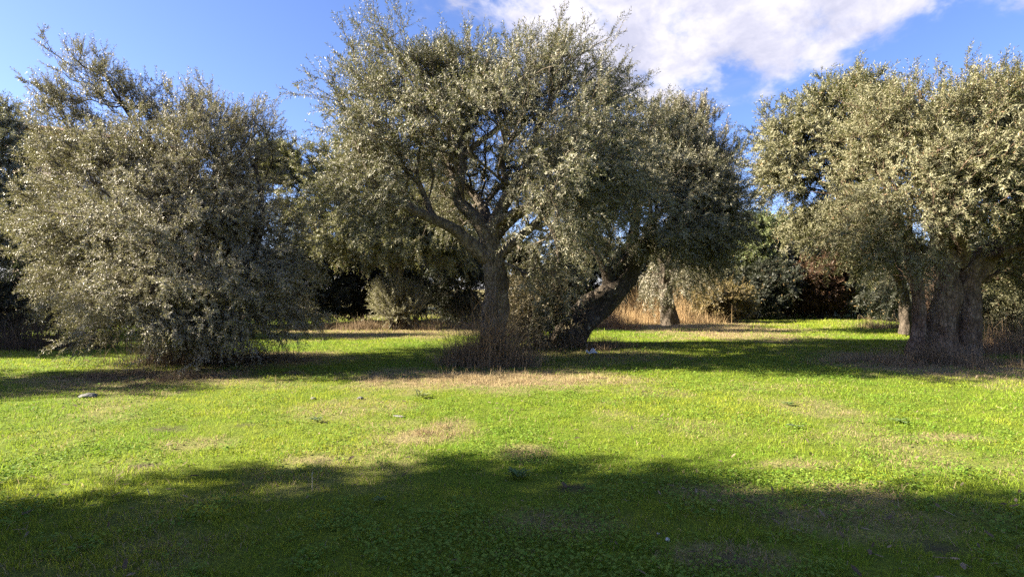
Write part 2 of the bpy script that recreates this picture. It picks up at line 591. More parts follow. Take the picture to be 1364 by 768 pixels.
def resample(P, R, step):
    """Catmull-Rom through the given joints"""
    P = np.asarray(P, float); R = np.asarray(R, float)
    if len(P) == 2:
        P = np.array([P[0], (P[0] + P[1]) / 2, P[1]]); R = np.array([R[0], (R[0] + R[1]) / 2, R[1]])
    Q = np.vstack([2 * P[0] - P[1], P, 2 * P[-1] - P[-2]])
    out, rad = [], []
    for k in range(1, len(Q) - 2):
        seg = np.linalg.norm(Q[k + 1] - Q[k])
        n = max(2, int(seg / step))
        for t in np.linspace(0, 1, n, endpoint=False):
            p = 0.5 * ((2 * Q[k]) + (-Q[k - 1] + Q[k + 1]) * t + (2 * Q[k - 1] - 5 * Q[k] + 4 * Q[k + 1] - Q[k + 2]) * t * t
                       + (-Q[k - 1] + 3 * Q[k] - 3 * Q[k + 1] + Q[k + 2]) * t ** 3)
            out.append(p); rad.append(R[k - 1] * (1 - t) + R[k] * t)
    out.append(P[-1]); rad.append(R[-1])
    return np.array(out), np.array(rad)


def gnarl(P, R, seed, sides=36, step=0.06, amp=0.16):
    """a fluted, twisted, lumpy old limb"""
    P, R = resample(P, R, step)
    T, U, Wv = ring_frames(P)
    L = np.concatenate([[0], np.cumsum(np.linalg.norm(np.diff(P, axis=0), axis=1))])
    th = np.linspace(0, 2 * np.pi, sides, endpoint=False)
    r = np.random.default_rng(seed)
    TH = th[None, :] + 0.7 * np.sin(L * 0.9 + seed)[:, None]
    LL = np.broadcast_to(L[:, None], (len(L), sides))
    f = np.zeros((len(P), sides))
    for k, a in ((2, .8), (3, 1.0), (5, .75), (8, .5), (12, .3)):
        f += a * np.sin(k * TH + r.uniform(0, 6.28) + LL * r.uniform(-1.5, 1.5)) * (0.6 + 0.7 * np.sin(LL * r.uniform(1, 3.5) + r.uniform(0, 6)))
    cx_, sx_ = np.cos(TH), np.sin(TH)
    lump = fbm(cx_ * 1.7 + 10 + seed, LL * 2.2 + sx_ * 1.7, seed, 4) - 0.5
    rad = R[:, None] * (1 + amp * f * 0.55 + amp * 4.0 * lump)
    V = P[:, None, :] + rad[:, :, None] * (np.cos(th)[None, :, None] * U[:, None, :] + np.sin(th)[None, :, None] * Wv[:, None, :])
    n = len(P)
    i = np.arange(n * sides).reshape(n, sides)
    j = np.roll(i, -1, 1)
    F = np.stack([i[:-1].ravel(), j[:-1].ravel(), j[1:].ravel(), i[1:].ravel()], 1)
    return V.reshape(-1, 3), F


def joinm(parts):
    Vs, Fs, o = [], [], 0
    for V, F in parts:
        Vs.append(V); Fs.append(F + o); o += len(V)
    return np.concatenate(Vs), np.concatenate(Fs)


def leaves(P0, D, L, G, npair, ll, lw, r):
    """paired leaves along curved shoots -> verts, quads, tint, shoot polylines"""
    S = len(P0)
    t = (np.arange(npair) + 0.6) / npair
    pos = P0[:, None] + D[:, None] * (L[:, None] * t)[:, :, None] + G[:, None] * (t ** 2)[None, :, None]
    tan = unit(D[:, None] * L[:, None, None] + 2 * G[:, None] * t[None, :, None])
    rv = unit(r.normal(size=(S, 3)))
    e1 = unit(np.cross(tan, rv[:, None]))
    e2 = np.cross(tan, e1)
    alt = (np.arange(npair) % 2)[None, :, None]
    pp = np.where(alt == 0, e1, e2)
    pp = np.stack([pp, -pp], 2).reshape(S * npair * 2, 3)
    pos = np.repeat(pos.reshape(-1, 3), 2, 0)
    tn = np.repeat(tan.reshape(-1, 3), 2, 0)
    n = len(pos)
    keep = r.uniform(0, 1, n) < 0.93
    pos, tn, pp = pos[keep], tn[keep], pp[keep]
    n = len(pos)
    ld = unit(0.62 * tn + 0.72 * pp + r.normal(0, 0.22, (n, 3)))
    nm = unit(tn * 0.7 + np.array([0, 0, 0.35]) + r.normal(0, 0.45, (n, 3)))
    wd = unit(np.cross(nm, ld))
    nm2 = np.cross(ld, wd)
    l_ = ll * r.uniform(0.5, 1.35, n)[:, None]
    w_ = lw * r.uniform(0.7, 1.25, n)[:, None]
    bend = nm2 * (l_ * r.uniform(-0.18, 0.05, n)[:, None])
    V = np.stack([pos, pos + ld * l_ * 0.5 + wd * w_ * 0.5, pos + ld * l_ + bend, pos + ld * l_ * 0.5 - wd * w_ * 0.5], 1).reshape(-1, 3)
    F = np.arange(n * 4).reshape(n, 4)
    sh = np.repeat(np.repeat(r.uniform(0, 1, S), npair), 2)[keep]
    tint = np.clip(0.5 * sh + 0.5 * r.uniform(0, 1, n), 0, 0.95)
    tint = np.where(r.uniform(0, 1, n) < 0.025, 1.0, tint)
    return V, F, tint


def twigs(P0, D, L, G, w_, r):
    """thin flat-sided shoots: a 3-sided tube of 3 rings per shoot"""
    S = len(P0)
    t = np.array([0, 0.5, 1.0])
    pos = P0[:, None] + D[:, None] * (L[:, None] * t)[:, :, None] + G[:, None] * (t ** 2)[None, :, None]
    rv = unit(r.normal(size=(S, 3)))
    e1 = unit(np.cross(D, rv)); e2 = np.cross(D, e1)
    V = []
    for k in range(3):
        rad = w_ * (1.0, 0.7, 0.3)[k]
        for a in (0, 2.094, 4.189):
            V.append(pos[:, k] + rad * (math.cos(a) * e1 + math.sin(a) * e2))
    V = np.stack(V, 1).reshape(-1, 3)
    b = (np.arange(S) * 9)[:, None]
    F = []
    for k in range(2):
        for a in range(3):
            F.append(b + np.array([k * 3 + a, k * 3 + (a + 1) % 3, k * 3 + 3 + (a + 1) % 3, k * 3 + 3 + a]))
    return V, np.concatenate(F)


def grow(limbs, attr, r, r_tip=0.006, bias=0.35, wob=0.05):
    """join every attractor to the nearest wood (path length counted too) with curved branches.
    limbs: list of (P, R) resampled; returns branch polylines with radii"""
    N, par, pl, dr, fixed = [], [], [], [], []
    for P, R in limbs:
        base = None
        if N:
            dd = np.linalg.norm(np.array(N) - P[0], axis=1)
            base = int(dd.argmin())
        for k, p in enumerate(P):
            par.append(base if k == 0 else len(N) - 1)
            pl.append((0 if base is None and k == 0 else pl[par[-1]] + np.linalg.norm(p - N[par[-1]])) if par[-1] is not None else 0)
            T = P[min(k + 1, len(P) - 1)] - P[max(k - 1, 0)]
            dr.append(T / (np.linalg.norm(T) + 1e-9))
            N.append(p); fixed.append(R[k])
    nl = len(N)
    cap = nl + len(attr) * 40
    NA = np.zeros((cap, 3)); NA[:nl] = N
    PL = np.zeros(cap); PL[:nl] = pl
    DR = np.zeros((cap, 3)); DR[:nl] = dr
    PAR = list(par)
    ok = np.ones(cap, bool)
    n = nl
    lowest = min(len(limbs[0][0]) - 1, int(len(limbs[0][0]) * 0.75)) if len(limbs) > 1 else int(len(limbs[0][0]) * 0.6)
    ok[:lowest] = False
    root = NA[lowest]
    order = np.argsort(np.linalg.norm(attr - root, axis=1))
    chains = []
    for a in order:
        p = attr[a]
        dv_ = p - NA[:n]
        dist = np.linalg.norm(dv_, axis=1)
        cosang = (dv_ * DR[:n]).sum(1) / (dist + 1e-6)
        cost = dist * (1.25 - 0.35 * cosang) + bias * PL[:n]
        cost[~ok[:n]] = 1e9
        j = int(cost.argmin())
        d = dist[j]
        if d < 0.04:
            chains.append((a, [j])); continue
        c = NA[j] + DR[j] * d * 0.35 + r.normal(0, wob * d, 3)
        m = min(36, max(2, int(d / 0.16)))
        ch = [j]
        for k in range(1, m + 1):
            t = k / m
            q = (1 - t) ** 2 * NA[j] + 2 * t * (1 - t) * c + t * t * p
            if k < m: q = q + r.normal(0, 0.012, 3)
            NA[n] = q
            DR[n] = (q - NA[ch[-1]]) / (np.linalg.norm(q - NA[ch[-1]]) + 1e-9)
            PL[n] = PL[ch[-1]] + np.linalg.norm(q - NA[ch[-1]])
            PAR.append(ch[-1]); ch.append(n); n += 1
        chains.append((a, ch))
    cnt = np.zeros(n)
    for a, ch in chains:
        k = ch[-1]
        while k is not None:
            cnt[k] += 1
            k = PAR[k]
    rad = r_tip * np.maximum(cnt, 1) ** 0.43
    parts = []
    dirs = np.zeros((len(attr), 3))
    for a, ch in chains:
        dirs[a] = DR[ch[-1]]
        if len(ch) < 2: continue
        R = rad[ch].copy()
        R[0] = min(R[0], R[1] * 1.25)
        parts.append(tube(NA[ch], R, 5 if R.max() < 0.03 else 8))
    return parts, dirs


def sample_crown(blobs, n_clump, per, r, shell=0.45, spread=0.32):
    """clump centres inside the ellipsoids (mostly near their skin), then attractors round each centre"""
    vol = np.array([np.prod(b[1]) ** 0.72 * b[2] for b in blobs])
    pick = r.choice(len(blobs), n_clump, p=vol / vol.sum())
    C = np.array([b[0] for b in blobs])[pick]; R = np.array([b[1] for b in blobs])[pick]
    u_ = unit(r.normal(size=(n_clump, 3)))
    rad = r.uniform(0, 1, n_clump) ** shell
    cen = C + u_ * R * rad[:, None]
    cs = spread * r.uniform(0.6, 1.3, n_clump)
    A = np.repeat(cen, per, 0) + r.normal(0, 1, (n_clump * per, 3)) * np.repeat(cs, per)[:, None] * np.array([1, 1, 0.8])
    return A


def foliage(A, dirs, r, shoots=4, slen=(0.3, 0.62), npair=15, ll=0.075, lw=0.018, up=0.55, droop=0.12, centre=None, zmid=None, zspan=2.5, zmin=0.12):
    S = len(A) * shoots
    P0 = np.repeat(A, shoots, 0) + r.normal(0, 0.05, (S, 3))
    D = np.repeat(dirs, shoots, 0) * 0.7 + r.normal(0, 0.55, (S, 3))
    if centre is not None:
        D = D + unit(P0 - centre) * 0.45
    if zmid is not None:
        h = np.clip((P0[:, 2] - zmid) / zspan, -1, 1)
    else:
        h = np.zeros(S)
    D[:, 2] += up * np.clip(h + 0.35, 0, 1.2)
    D = unit(D)
    L = r.uniform(*slen, S)
    G = np.zeros((S, 3)); G[:, 2] = -droop * (1.0 - h) * r.uniform(0.3, 1.6, S)
    endz = P0[:, 2] + D[:, 2] * L + G[:, 2]
    keep = (np.minimum(P0[:, 2], endz) > zmin)
    P0, D, L, G = P0[keep], D[keep], L[keep], G[keep]
    V, F, t = leaves(P0, D, L, G, npair, ll, lw, r)
    W = twigs(P0, D, L, G, 0.0035, r)
    return V, F, t, W


def build_tree(name, label, cat, base, limbs, blobs, seed, n_clump, per, shoots=4, leaf=M_OLIVE, bark=M_BARK, group=None, limb_amp=0.13, trunk_sides=40,
               leafkw=None, spread=0.32, r_tip=0.006, shell=0.45, trunks=1):
    """limbs[:trunks] form the trunk, the others are limbs; everything in world metres, stored relative to the base"""
    r = np.random.default_rng(seed)
    b = np.array([base[0], base[1], float(gz(base[0], base[1]))])
    t = empty(name, tuple(b), label, cat, group)
    res = [resample(P, R, 0.12) for P, R in limbs]
    tr = [gnarl(P, R, seed + k, trunk_sides, 0.055, 0.17) for k, (P, R) in enumerate(limbs[:trunks])]
    V, F = joinm(tr)
    obj("trunk", np_mesh("trunk", V - b, F, [bark], smooth=True), t)
    for k, (P, R) in enumerate(limbs[trunks:]):
        V, F = gnarl(P, R, seed + 31 + k, 20, 0.07, limb_amp)
        obj("limb", np_mesh("limb", V - b, F, [bark], smooth=True), t)
    A = sample_crown(blobs, n_clump, per, r, shell, spread)
    A = A[A[:, 2] > 0.25]
    parts, dirs = grow(res, A, r, r_tip)
    kw = dict(leafkw or {})
    cen = np.mean([x[0] for x in blobs], axis=0)
    lv, lf, tint, tw = foliage(A, dirs, r, shoots, centre=cen, zmid=cen[2], **kw)
    V, F = joinm(parts + [tw])
    obj("branches", np_mesh("branches", V - b, F, [bark], smooth=True), t)
    obj("crown", np_mesh("crown", lv - b, lf, [leaf], {'tint': ('FACE', tint)}), t)
    return t


def px_limb(pts, Y):
    """joints (px, py, radius, extra depth) -> polyline in metres"""
    P = [at(p[0], p[1], Y + (p[3] if len(p) > 3 else 0)) for p in pts]
    return np.array(P), np.array([p[2] for p in pts])


def px_blobs(bl, Y, k=1.0):
    """(px, py, rx, ry, extra depth, depth radius m, weight)"""
    out = []
    for q in bl:
        px, py, rx, ry = q[:4]
        dy = q[4] if len(q) > 4 else 0
        rd = q[5] if len(q) > 5 else (rx + ry) / 2 / FPX * Y * 1.1
        wt = q[6] if len(q) > 6 else 1.0
        out.append((at(px, py, Y + dy), np.array([rx / FPX * Y * k, rd, ry / FPX * Y * k]), wt))
    return out


# ---- the big two-limbed olive in the middle
YB = 12.7
build_tree("olive_tree", "large olive in the middle with a knotted trunk forking into thick limbs", "olive tree", at(660, 478, YB)[:2],
    [px_limb([(661, 488, .50), (659, 472, .37), (659, 450, .30), (660, 420, .265), (661, 385, .24), (657, 350, .23), (652, 322, .22), (650, 305, .14)], YB),
     px_limb([(655, 350, .18), (640, 338, .17, -.1), (622, 322, .145, -.2), (603, 305, .13, -.35), (569, 289, .11, -.6), (535, 272, .075, -.9), (500, 245, .05, -1.0), (478, 200, .035, -1.0)], YB),
     px_limb([(654, 325, .2), (641, 300, .17), (622, 278, .14, .1), (611, 266, .12, .2), (613, 237, .10, .3), (617, 206, .08, .4), (603, 166, .055, .5), (560, 120, .04, .3), (515, 60, .025, .2)], YB),
     px_limb([(652, 322, .18), (660, 295, .15, -.05), (674, 267, .13, -.1), (700, 232, .11, -.2), (711, 190, .08, -.3), (722, 156, .06, -.3), (749, 110, .04, -.3)], YB),
     px_limb([(617, 208, .075, .4), (640, 188, .06, .3), (657, 176, .055, .2), (681, 149, .04, 0), (690, 110, .03, -.2)], YB),
     px_limb([(655, 318, .15), (690, 285, .11, .6), (735, 262, .09, 1.1), (790, 235, .06, 1.5), (825, 210, .035, 1.6)], YB),
     px_limb([(652, 312, .14), (640, 270, .11, 1.0), (610, 240, .08, 2.0), (570, 215, .05, 2.7)], YB),
     px_limb([(660, 300, .11), (690, 280, .08, -.7), (715, 280, .06, -1.3), (738, 310, .04, -1.6), (745, 350, .025, -1.7)], YB)],
    px_blobs([(503, 50, 24, 32, 0, .5, 1.8), (490, 120, 40, 60, 0, .8), (560, 95, 66, 38, 0, 1.2), (622, 104, 50, 34, 0, 1.1), (482, 200, 42, 60, -.4, 1.2), (530, 165, 60, 52, -.5, 1.3, 1.1),
              (600, 140, 70, 50, .8, 1.5), (492, 265, 46, 50, -.8, 1.1), (510, 240, 45, 42, -.7, 1.0), (737, 98, 56, 40, 0, 1.2), (700, 135, 50, 40, .3, 1.3), (790, 150, 50, 62, .2, 1.4),
              (755, 200, 80, 60, -.5, 1.6, 1.1), (810, 235, 50, 70, .6, 1.5), (640, 200, 70, 40, 1.8, 1.2, .8), (740, 290, 42, 46, -1.5, .8, 1.0), (790, 290, 50, 45, .3, 1.2), (728, 220, 32, 36, -1.3, .8),
              (722, 375, 26, 45, -.5, .5, .8), (722, 400, 22, 36, .8, .5, .5), (620, 72, 26, 12, 0, .5, .35), (590, 215, 55, 34, 1.2, .8, .8), (600, 140, 45, 40, -2.0, .9, .7), (770, 215, 40, 40, -2.3, .8, .7), (690, 120, 36, 34, -2.0, .8, .6), (690, 240, 60, 34, 1.6, .8, .8), (700, 200, 60, 40, 2.8, .8, .8), (630, 250, 60, 40, 2.8, .8, .8), (768, 250, 40, 45, -.9, .8, .8), (775, 175, 36, 36, -1.0, .8, .7), (650, 170, 55, 50, .9, .9, .9), (680, 250, 45, 40, 1.8, .7, .8), (610, 275, 50, 36, 2.3, .8, .8), (668, 130, 36, 34, .6, .9, .8), (712, 335, 28, 44, 1.2, .6, .6), (695, 280, 34, 26, 1.9, .6, .6), (720, 255, 34, 26, 2.3, .6, .5), (570, 175, 55, 45, 1.2, 1.0, .8)], YB),
    101, 520, 5, 5, bark=M_BARK, leafkw=dict(ll=.07, lw=.0165))

# ---- round olive on the left, branches down to the ground
YA = 12.8
build_tree("olive_tree", "wide pale-leaved olive on the left whose branches droop to the ground", "olive tree", at(268, 478, YA)[:2],
    [px_limb([(268, 486, .45), (268, 465, .36), (264, 440, .31), (258, 410, .28), (252, 385, .24)], YA),
     px_limb([(254, 395, .2), (246, 360, .16), (238, 325, .13), (232, 290, .10), (215, 240, .07), (190, 180, .045), (150, 120, .03), (135, 85, .018)], YA),
     px_limb([(256, 390, .18), (280, 368, .14), (312, 354, .12, -.3), (330, 346, .11, -.4), (342, 320, .09, -.5), (350, 280, .06, -.4), (340, 220, .04, -.2)], YA),
     px_limb([(252, 395, .15), (215, 350, .11, -.6), (170, 320, .08, -1.0), (110, 290, .05, -1.0), (60, 280, .03, -.8)], YA),
     px_limb([(254, 395, .15), (265, 340, .11, 1.0), (280, 270, .07, 1.6), (290, 200, .04, 1.6)], YA),
     px_limb([(254, 400, .12), (235, 370, .09, -.9), (215, 360, .06, -1.7), (200, 390, .035, -2.2)], YA)],
    px_blobs([(124, 90, 32, 9, 0, .3, 3.2), (78, 124, 22, 10, 0, .3, 2.6), (150, 116, 22, 14, 0, .35, 2.4), (95, 152, 34, 15, 0, .5, 2.0), (190, 160, 54, 32, 0, 1.1), (265, 160, 48, 30, .2, 1.1), (318, 190, 36, 36, 0, 1.0),
              (120, 205, 62, 48, 0, 1.3), (215, 230, 80, 60, -.8, 1.4, 1.1), (320, 260, 62, 60, -.2, 1.5), (75, 270, 44, 55, 0, 1.2), (120, 330, 62, 50, -.8, 1.3), (215, 320, 75, 60, -1.5, 1.2, 1.1),
              (330, 345, 62, 55, -.9, 1.3), (185, 405, 72, 36, -1.6, 1.1), (300, 410, 75, 38, -1.3, 1.1), (378, 385, 38, 50, 0, 1.0), (250, 260, 80, 70, 1.6, 1.2, .8), (378, 310, 36, 50, .8, .8, .5),
              (120, 400, 40, 36, -.3, .9, .6), (255, 440, 70, 26, -1.8, .6, .8), (250, 380, 80, 40, -2.0, .7, .8), (340, 440, 55, 22, -1.2, .7, .6), (280, 200, 60, 40, -1.0, .9, .6), (405, 405, 26, 16, -.4, .5, .3)], YA),
    202, 520, 5, 6, leaf=M_OLIVE_PALE, bark=M_BARK_DARK, leafkw=dict(ll=.06, lw=.0155, slen=(.22, .46), droop=.06), spread=.27)

# ---- leaning olive right of the middle
YC = 16.5
build_tree("olive_tree", "dark olive with a trunk leaning far to the right, right of the middle tree", "olive tree", at(752, 456, YC)[:2],
    [px_limb([(752, 486, .66), (755, 466, .58), (760, 450, .5), (776, 428, .43), (800, 404, .40), (822, 380, .38), (838, 355, .33), (852, 338, .27), (870, 322, .2)], YC),
     px_limb([(815, 385, .2), (804, 352, .15, -.2), (790, 324, .12, -.3), (777, 297, .09, -.4), (765, 260, .06, -.4), (770, 220, .04, -.3)], YC),
     px_limb([(845, 345, .2), (842, 320, .16, .3), (850, 280, .11, .6), (860, 230, .07, .8), (868, 190, .04, .8)], YC),
     px_limb([(862, 330, .18), (885, 310, .13, -.3), (905, 280, .10, -.6), (920, 240, .07, -.7), (935, 215, .04, -.7)], YC),
     px_limb([(866, 326, .15), (900, 322, .11, .4), (940, 310, .07, .6), (965, 290, .04, .6)], YC)],
    px_blobs([(848, 190, 55, 42, 0, 1.3), (890, 205, 50, 40, .4, 1.3), (860, 255, 60, 45, -.9, 1.2), (925, 255, 40, 45, -.3, 1.2), (955, 280, 32, 40, 0, 1.0), (800, 240, 45, 50, 0, 1.3), (880, 300, 60, 35, -1.3, 1.0),
              (935, 315, 44, 28, -.3, 1.0), (955, 325, 22, 30, .3, .8), (780, 300, 34, 34, .3, .9), (870, 325, 40, 16, .9, 1.0, .5), (915, 345, 40, 18, .5, 1.0, .6), (850, 160, 20, 18, 0, .6, .3)], YC),
    303, 320, 5, 5, leaf=M_OLIVE, bark=M_BARK_DARK, leafkw=dict(ll=0.075, lw=0.0185))

# ---- huge multi-stemmed olive on the right
YF = 13.9
build_tree("olive_tree", "huge old olive at the right edge with a broad fluted multi-stemmed trunk", "olive tree", at(1265, 474, YF)[:2],
    [px_limb([(1250, 486, .60), (1250, 465, .45), (1250, 430, .38), (1252, 395, .36), (1256, 365, .32), (1262, 335, .24)], YF),
     px_limb([(1280, 486, .54), (1279, 462, .42), (1278, 425, .37), (1281, 395, .36), (1292, 365, .31), (1310, 345, .25), (1326, 328, .2)], YF + .15),
     px_limb([(1218, 482, .22), (1222, 450, .15), (1225, 415, .13), (1222, 385, .13), (1217, 360, .13), (1210, 330, .10)], YF - .3),
     px_limb([(1262, 350, .28), (1258, 310, .2), (1250, 270, .15), (1240, 220, .10), (1232, 160, .06), (1225, 120, .03)], YF),
     px_limb([(1272, 352, .2), (1284, 330, .16, -.3), (1275, 300, .13, -.6), (1290, 250, .09, -.8), (1300, 180, .05, -.8)], YF),
     px_limb([(1322, 334, .2), (1345, 310, .15), (1370, 280, .11), (1395, 230, .08), (1400, 170, .04)], YF),
     px_limb([(1316, 342, .14), (1350, 332, .10, -.6), (1390, 318, .07, -1.0), (1425, 320, .04, -1.2)], YF),
     px_limb([(1214, 335, .1), (1200, 300, .08, -.2), (1185, 260, .06, -.3), (1165, 220, .04, -.2)], YF),
     px_limb([(1262, 345, .16), (1270, 300, .12, 1.0), (1310, 250, .09, 2.0), (1330, 200, .05, 2.4)], YF)],
    px_blobs([(1212, 150, 34, 44, 0, 1.0), (1175, 195, 48, 50, 0, 1.2), (1268, 160, 38, 44, 0, 1.1), (1336, 152, 40, 44, 0, 1.2), (1240, 215, 65, 55, -.6, 1.5), (1310, 215, 62, 60, -.8, 1.5), (1170, 275, 48, 45, -.2, 1.1),
              (1228, 270, 50, 36, -1.0, 1.0), (1335, 270, 46, 36, -1.2, 1.0), (1190, 335, 34, 36, -.5, .7, .8), (1272, 325, 18, 20, -.6, .25, .3), (1392, 165, 44, 52, 0, 1.3), (1395, 250, 60, 65, -.4, 1.5),
              (1440, 210, 50, 70, 0, 1.4), (1430, 320, 55, 50, -.6, 1.2), (1345, 370, 40, 30, .8, .8, .6), (1300, 180, 80, 60, 1.9, 1.2, .8), (1198, 378, 24, 24, -.3, .5, .4)], YF),
    404, 500, 5, 5, leaf=M_OLIVE_WARM, bark=M_BARK_RED, leafkw=dict(ll=0.076, lw=0.019, up=.9), trunks=3)

# ---- olive behind, between the left and the middle tree
YD = 23.0
build_tree("olive_tree", "sunlit olive with a thin grey trunk behind the left and middle trees", "olive tree", at(537, 436, YD)[:2],
    [px_limb([(540, 440, .26), (539, 420, .19), (535, 395, .16), (530, 372, .14), (536, 352, .12)], YD),
     px_limb([(531, 360, .13), (505, 335, .1), (465, 300, .07), (425, 260, .04)], YD),
     px_limb([(531, 358, .13), (545, 325, .1), (550, 280, .06), (545, 230, .04)], YD),
     px_limb([(533, 355, .11), (565, 335, .08), (600, 310, .05), (625, 290, .03)], YD),
     px_limb([(530, 362, .09), (480, 345, .07, .5), (410, 310, .05, .8), (370, 260, .03, .8)], YD)],
    px_blobs([(388, 225, 34, 26, .6, 1.0), (430, 222, 34, 26, .4, 1.0), (450, 265, 46, 36, 0, 1.2), (515, 265, 55, 45, 0, 1.3), (585, 285, 52, 40, 0, 1.2), (460, 310, 48, 26, -.7, .9), (520, 320, 55, 26, -.8, 1.0),
              (590, 325, 48, 24, -.3, 1.0), (405, 285, 38, 38, .5, 1.0), (360, 225, 28, 34, .9, 1.0), (570, 240, 50, 36, .5, 1.2), (480, 210, 30, 26, .3, .9, .7)], YD),
    505, 300, 5, 5, leaf=M_OLIVE_WARM, bark=M_BARK, leafkw=dict(ll=0.115, lw=0.03))

# ---- pale top behind the leaning olive
YE = 21.5
build_tree("olive_tree", "pale upright olive rising behind the leaning tree with dry grass at its foot", "olive tree", at(890, 427, YE)[:2],
    [px_limb([(892, 432, .34), (890, 412, .27), (886, 385, .24), (886, 355, .2)], YE),
     px_limb([(886, 365, .16), (900, 310, .11), (915, 240, .07), (925, 185, .03)], YE),
     px_limb([(886, 365, .14), (870, 310, .09), (865, 240, .05), (870, 190, .03)], YE),
     px_limb([(887, 370, .12), (920, 340, .08), (950, 300, .05)], YE)],
    px_blobs([(905, 172, 32, 26, 0, .9), (935, 190, 28, 36, 0, .9), (880, 185, 26, 22, 0, .9), (945, 235, 28, 32, 0, 1.0), (905, 230, 45, 40, 0, 1.2), (960, 265, 22, 26, 0, .8, .7), (875, 370, 22, 20, -.2, .6, .6), (905, 372, 20, 18, -.2, .6, .6),
              (925, 290, 40, 36, 0, 1.1)], YE),
    606, 190, 5, 5, leaf=M_OLIVE_PALE, bark=M_BARK_DARK, leafkw=dict(ll=0.10, lw=0.025, up=1.0))

# ---- olive behind the right one
YG = 19.5
build_tree("olive_tree", "tall sunlit olive behind the huge right tree, beside the gap of sky", "olive tree", at(1204, 440, YG)[:2],
    [px_limb([(1206, 445, .22), (1207, 420, .16), (1202, 385, .14), (1192, 350, .13)], YG),
     px_limb([(1192, 360, .17), (1160, 310, .13), (1120, 265, .09), (1070, 225, .05)], YG),
     px_limb([(1191, 360, .17), (1170, 290, .13), (1145, 220, .08), (1120, 150, .04)], YG),
     px_limb([(1191, 360, .13), (1195, 310, .09), (1180, 250, .05)], YG)],
    px_blobs([(1093, 148, 30, 30, 0, 1.0), (1130, 135, 30, 32, 0, 1.1), (1165, 155, 32, 40, 0, 1.2), (1050, 180, 36, 28, 0, 1.0), (1085, 190, 40, 34, 0, 1.2), (1030, 215, 28, 24, 0, .8), (1055, 235, 36, 24, 0, 1.0), (1130, 220, 55, 45, -.4, 1.4),
              (1090, 285, 42, 28, -.3, 1.1), (1140, 295, 45, 36, -.6, 1.1), (1160, 335, 34, 26, 0, 1.0, .6), (1030, 245, 22, 18, 0, .7, .6)], YG),
    707, 280, 5, 5, leaf=M_OLIVE_WARM, bark=M_BARK_DARK, leafkw=dict(ll=0.10, lw=0.026))

# ---- olive at the far left edge
YH = 19.0
h_tree = build_tree("olive_tree", "dusky olive cut by the left edge, behind the wide pale-leaved tree", "olive tree", at(-40, 448, YH)[:2],
    [px_limb([(-40, 452, .4), (-40, 425, .3), (-36, 390, .27), (-32, 355, .22)], YH),
     px_limb([(-33, 362, .17), (-20, 310, .12), (-8, 250, .08), (5, 190, .04)], YH),
     px_limb([(-33, 362, .17), (-60, 310, .12), (-75, 240, .07)], YH),
     px_limb([(-33, 362, .13), (5, 330, .08), (30, 290, .05)], YH)],
    px_blobs([(8, 165, 24, 18, 0, .9), (-25, 190, 45, 40, 0, 1.4), (18, 215, 24, 34, 0, 1.0), (-80, 220, 45, 45, 0, 1.4), (-15, 265, 55, 45, 0, 1.6), (25, 285, 32, 40, 0, 1.2), (-60, 310, 55, 40, 0, 1.4), (0, 325, 45, 24, -.3, 1.2)], YH),
    808, 200, 5, 5, leaf=M_OLIVE, bark=M_BARK_DARK, leafkw=dict(ll=0.10, lw=0.026))

# ---- trees of the grove outside the frame: they throw the shade over the near grass and the left corner
def grove_tree(x, y, h, rad, seed, label, leaf=M_OLIVE, zlow=1.5, n=205):
    r = np.random.default_rng(seed)
    P = np.array([[x, y, -.1], [x + .1, y, .6], [x + .15, y + .1, 1.3], [x + .1, y + .1, 2.0]])
    limbs = [(P, np.array([.45, .33, .3, .26]))]
    for k in range(4):
        a = k * 1.57 + r.uniform(-.4, .4)
        q = np.array([[0, 0, 1.9], [.25, .25, 2.6], [.5, .5, .55 * h], [.62, .62, .8 * h]])
        Q = np.stack([x + .1 + q[:, 0] * rad * math.cos(a), y + .1 + q[:, 1] * rad * math.sin(a), q[:, 2]], 1)
        limbs.append((Q, np.array([.18, .14, .08, .03])))
    bl = []
    for k in range(20):
        a = k * 2.4 + r.uniform(-.3, .3); d = rad * math.sqrt(r.uniform(0.03, .46))
        z = zlow + .8 + (h - 1.5 - zlow) * ((k * 0.618) % 1.0)
        d *= 1.0 - 0.35 * max(0, (z / h - .6) / .4)
        bl.append((np.array([x + d * math.cos(a), y + d * math.sin(a), z]), np.array([rad * .40, rad * .40, .85]), 1.0))
    bl.append((np.array([x, y, h - .8]), np.array([rad * .4, rad * .4, .8]), 1.0))
    return build_tree("olive_tree", label, "olive tree", (x, y), limbs, bl, seed, n, 5, 4, leaf=leaf, bark=M_BARK_DARK,
                      leafkw=dict(ll=0.12, lw=0.034), group="olives of the grove outside the picture")


GL = "olive tree of the surrounding grove outside the picture"
g1 = grove_tree(-9.2, 2.2, 7.2, 3.3, 911, GL)
g2 = grove_tree(-6.4, 1.5, 7.0, 2.6, 912, GL, n=150)
for src, loc, rot, k in ((g1, (-17.6, 8.6), 1.1, .88), (g2, (-20.8, 15.2), 3.1, .98), (g2, (-13.5, -3.0), 2.2, 1), (g2, (-0.5, -3.5), 4.2, 1), (g1, (17.5, 20.0), 2.6, 1), (g2, (21.0, 9.0), .7, 1), (g1, (-25.0, 15.0), 4.0, 1),
                         (g1, (4.5, -8.5), 0.4, 1), (g2, (-7.2, 3.5), 2.0, .42), (g2, (14.5, 4.0), 5.1, .8)):
    c = copy_tree(src)
    c.location = (loc[0], loc[1], float(gz(*loc)))
    c.rotation_euler = (0, 0, rot)
    c.scale = (k, k, k)

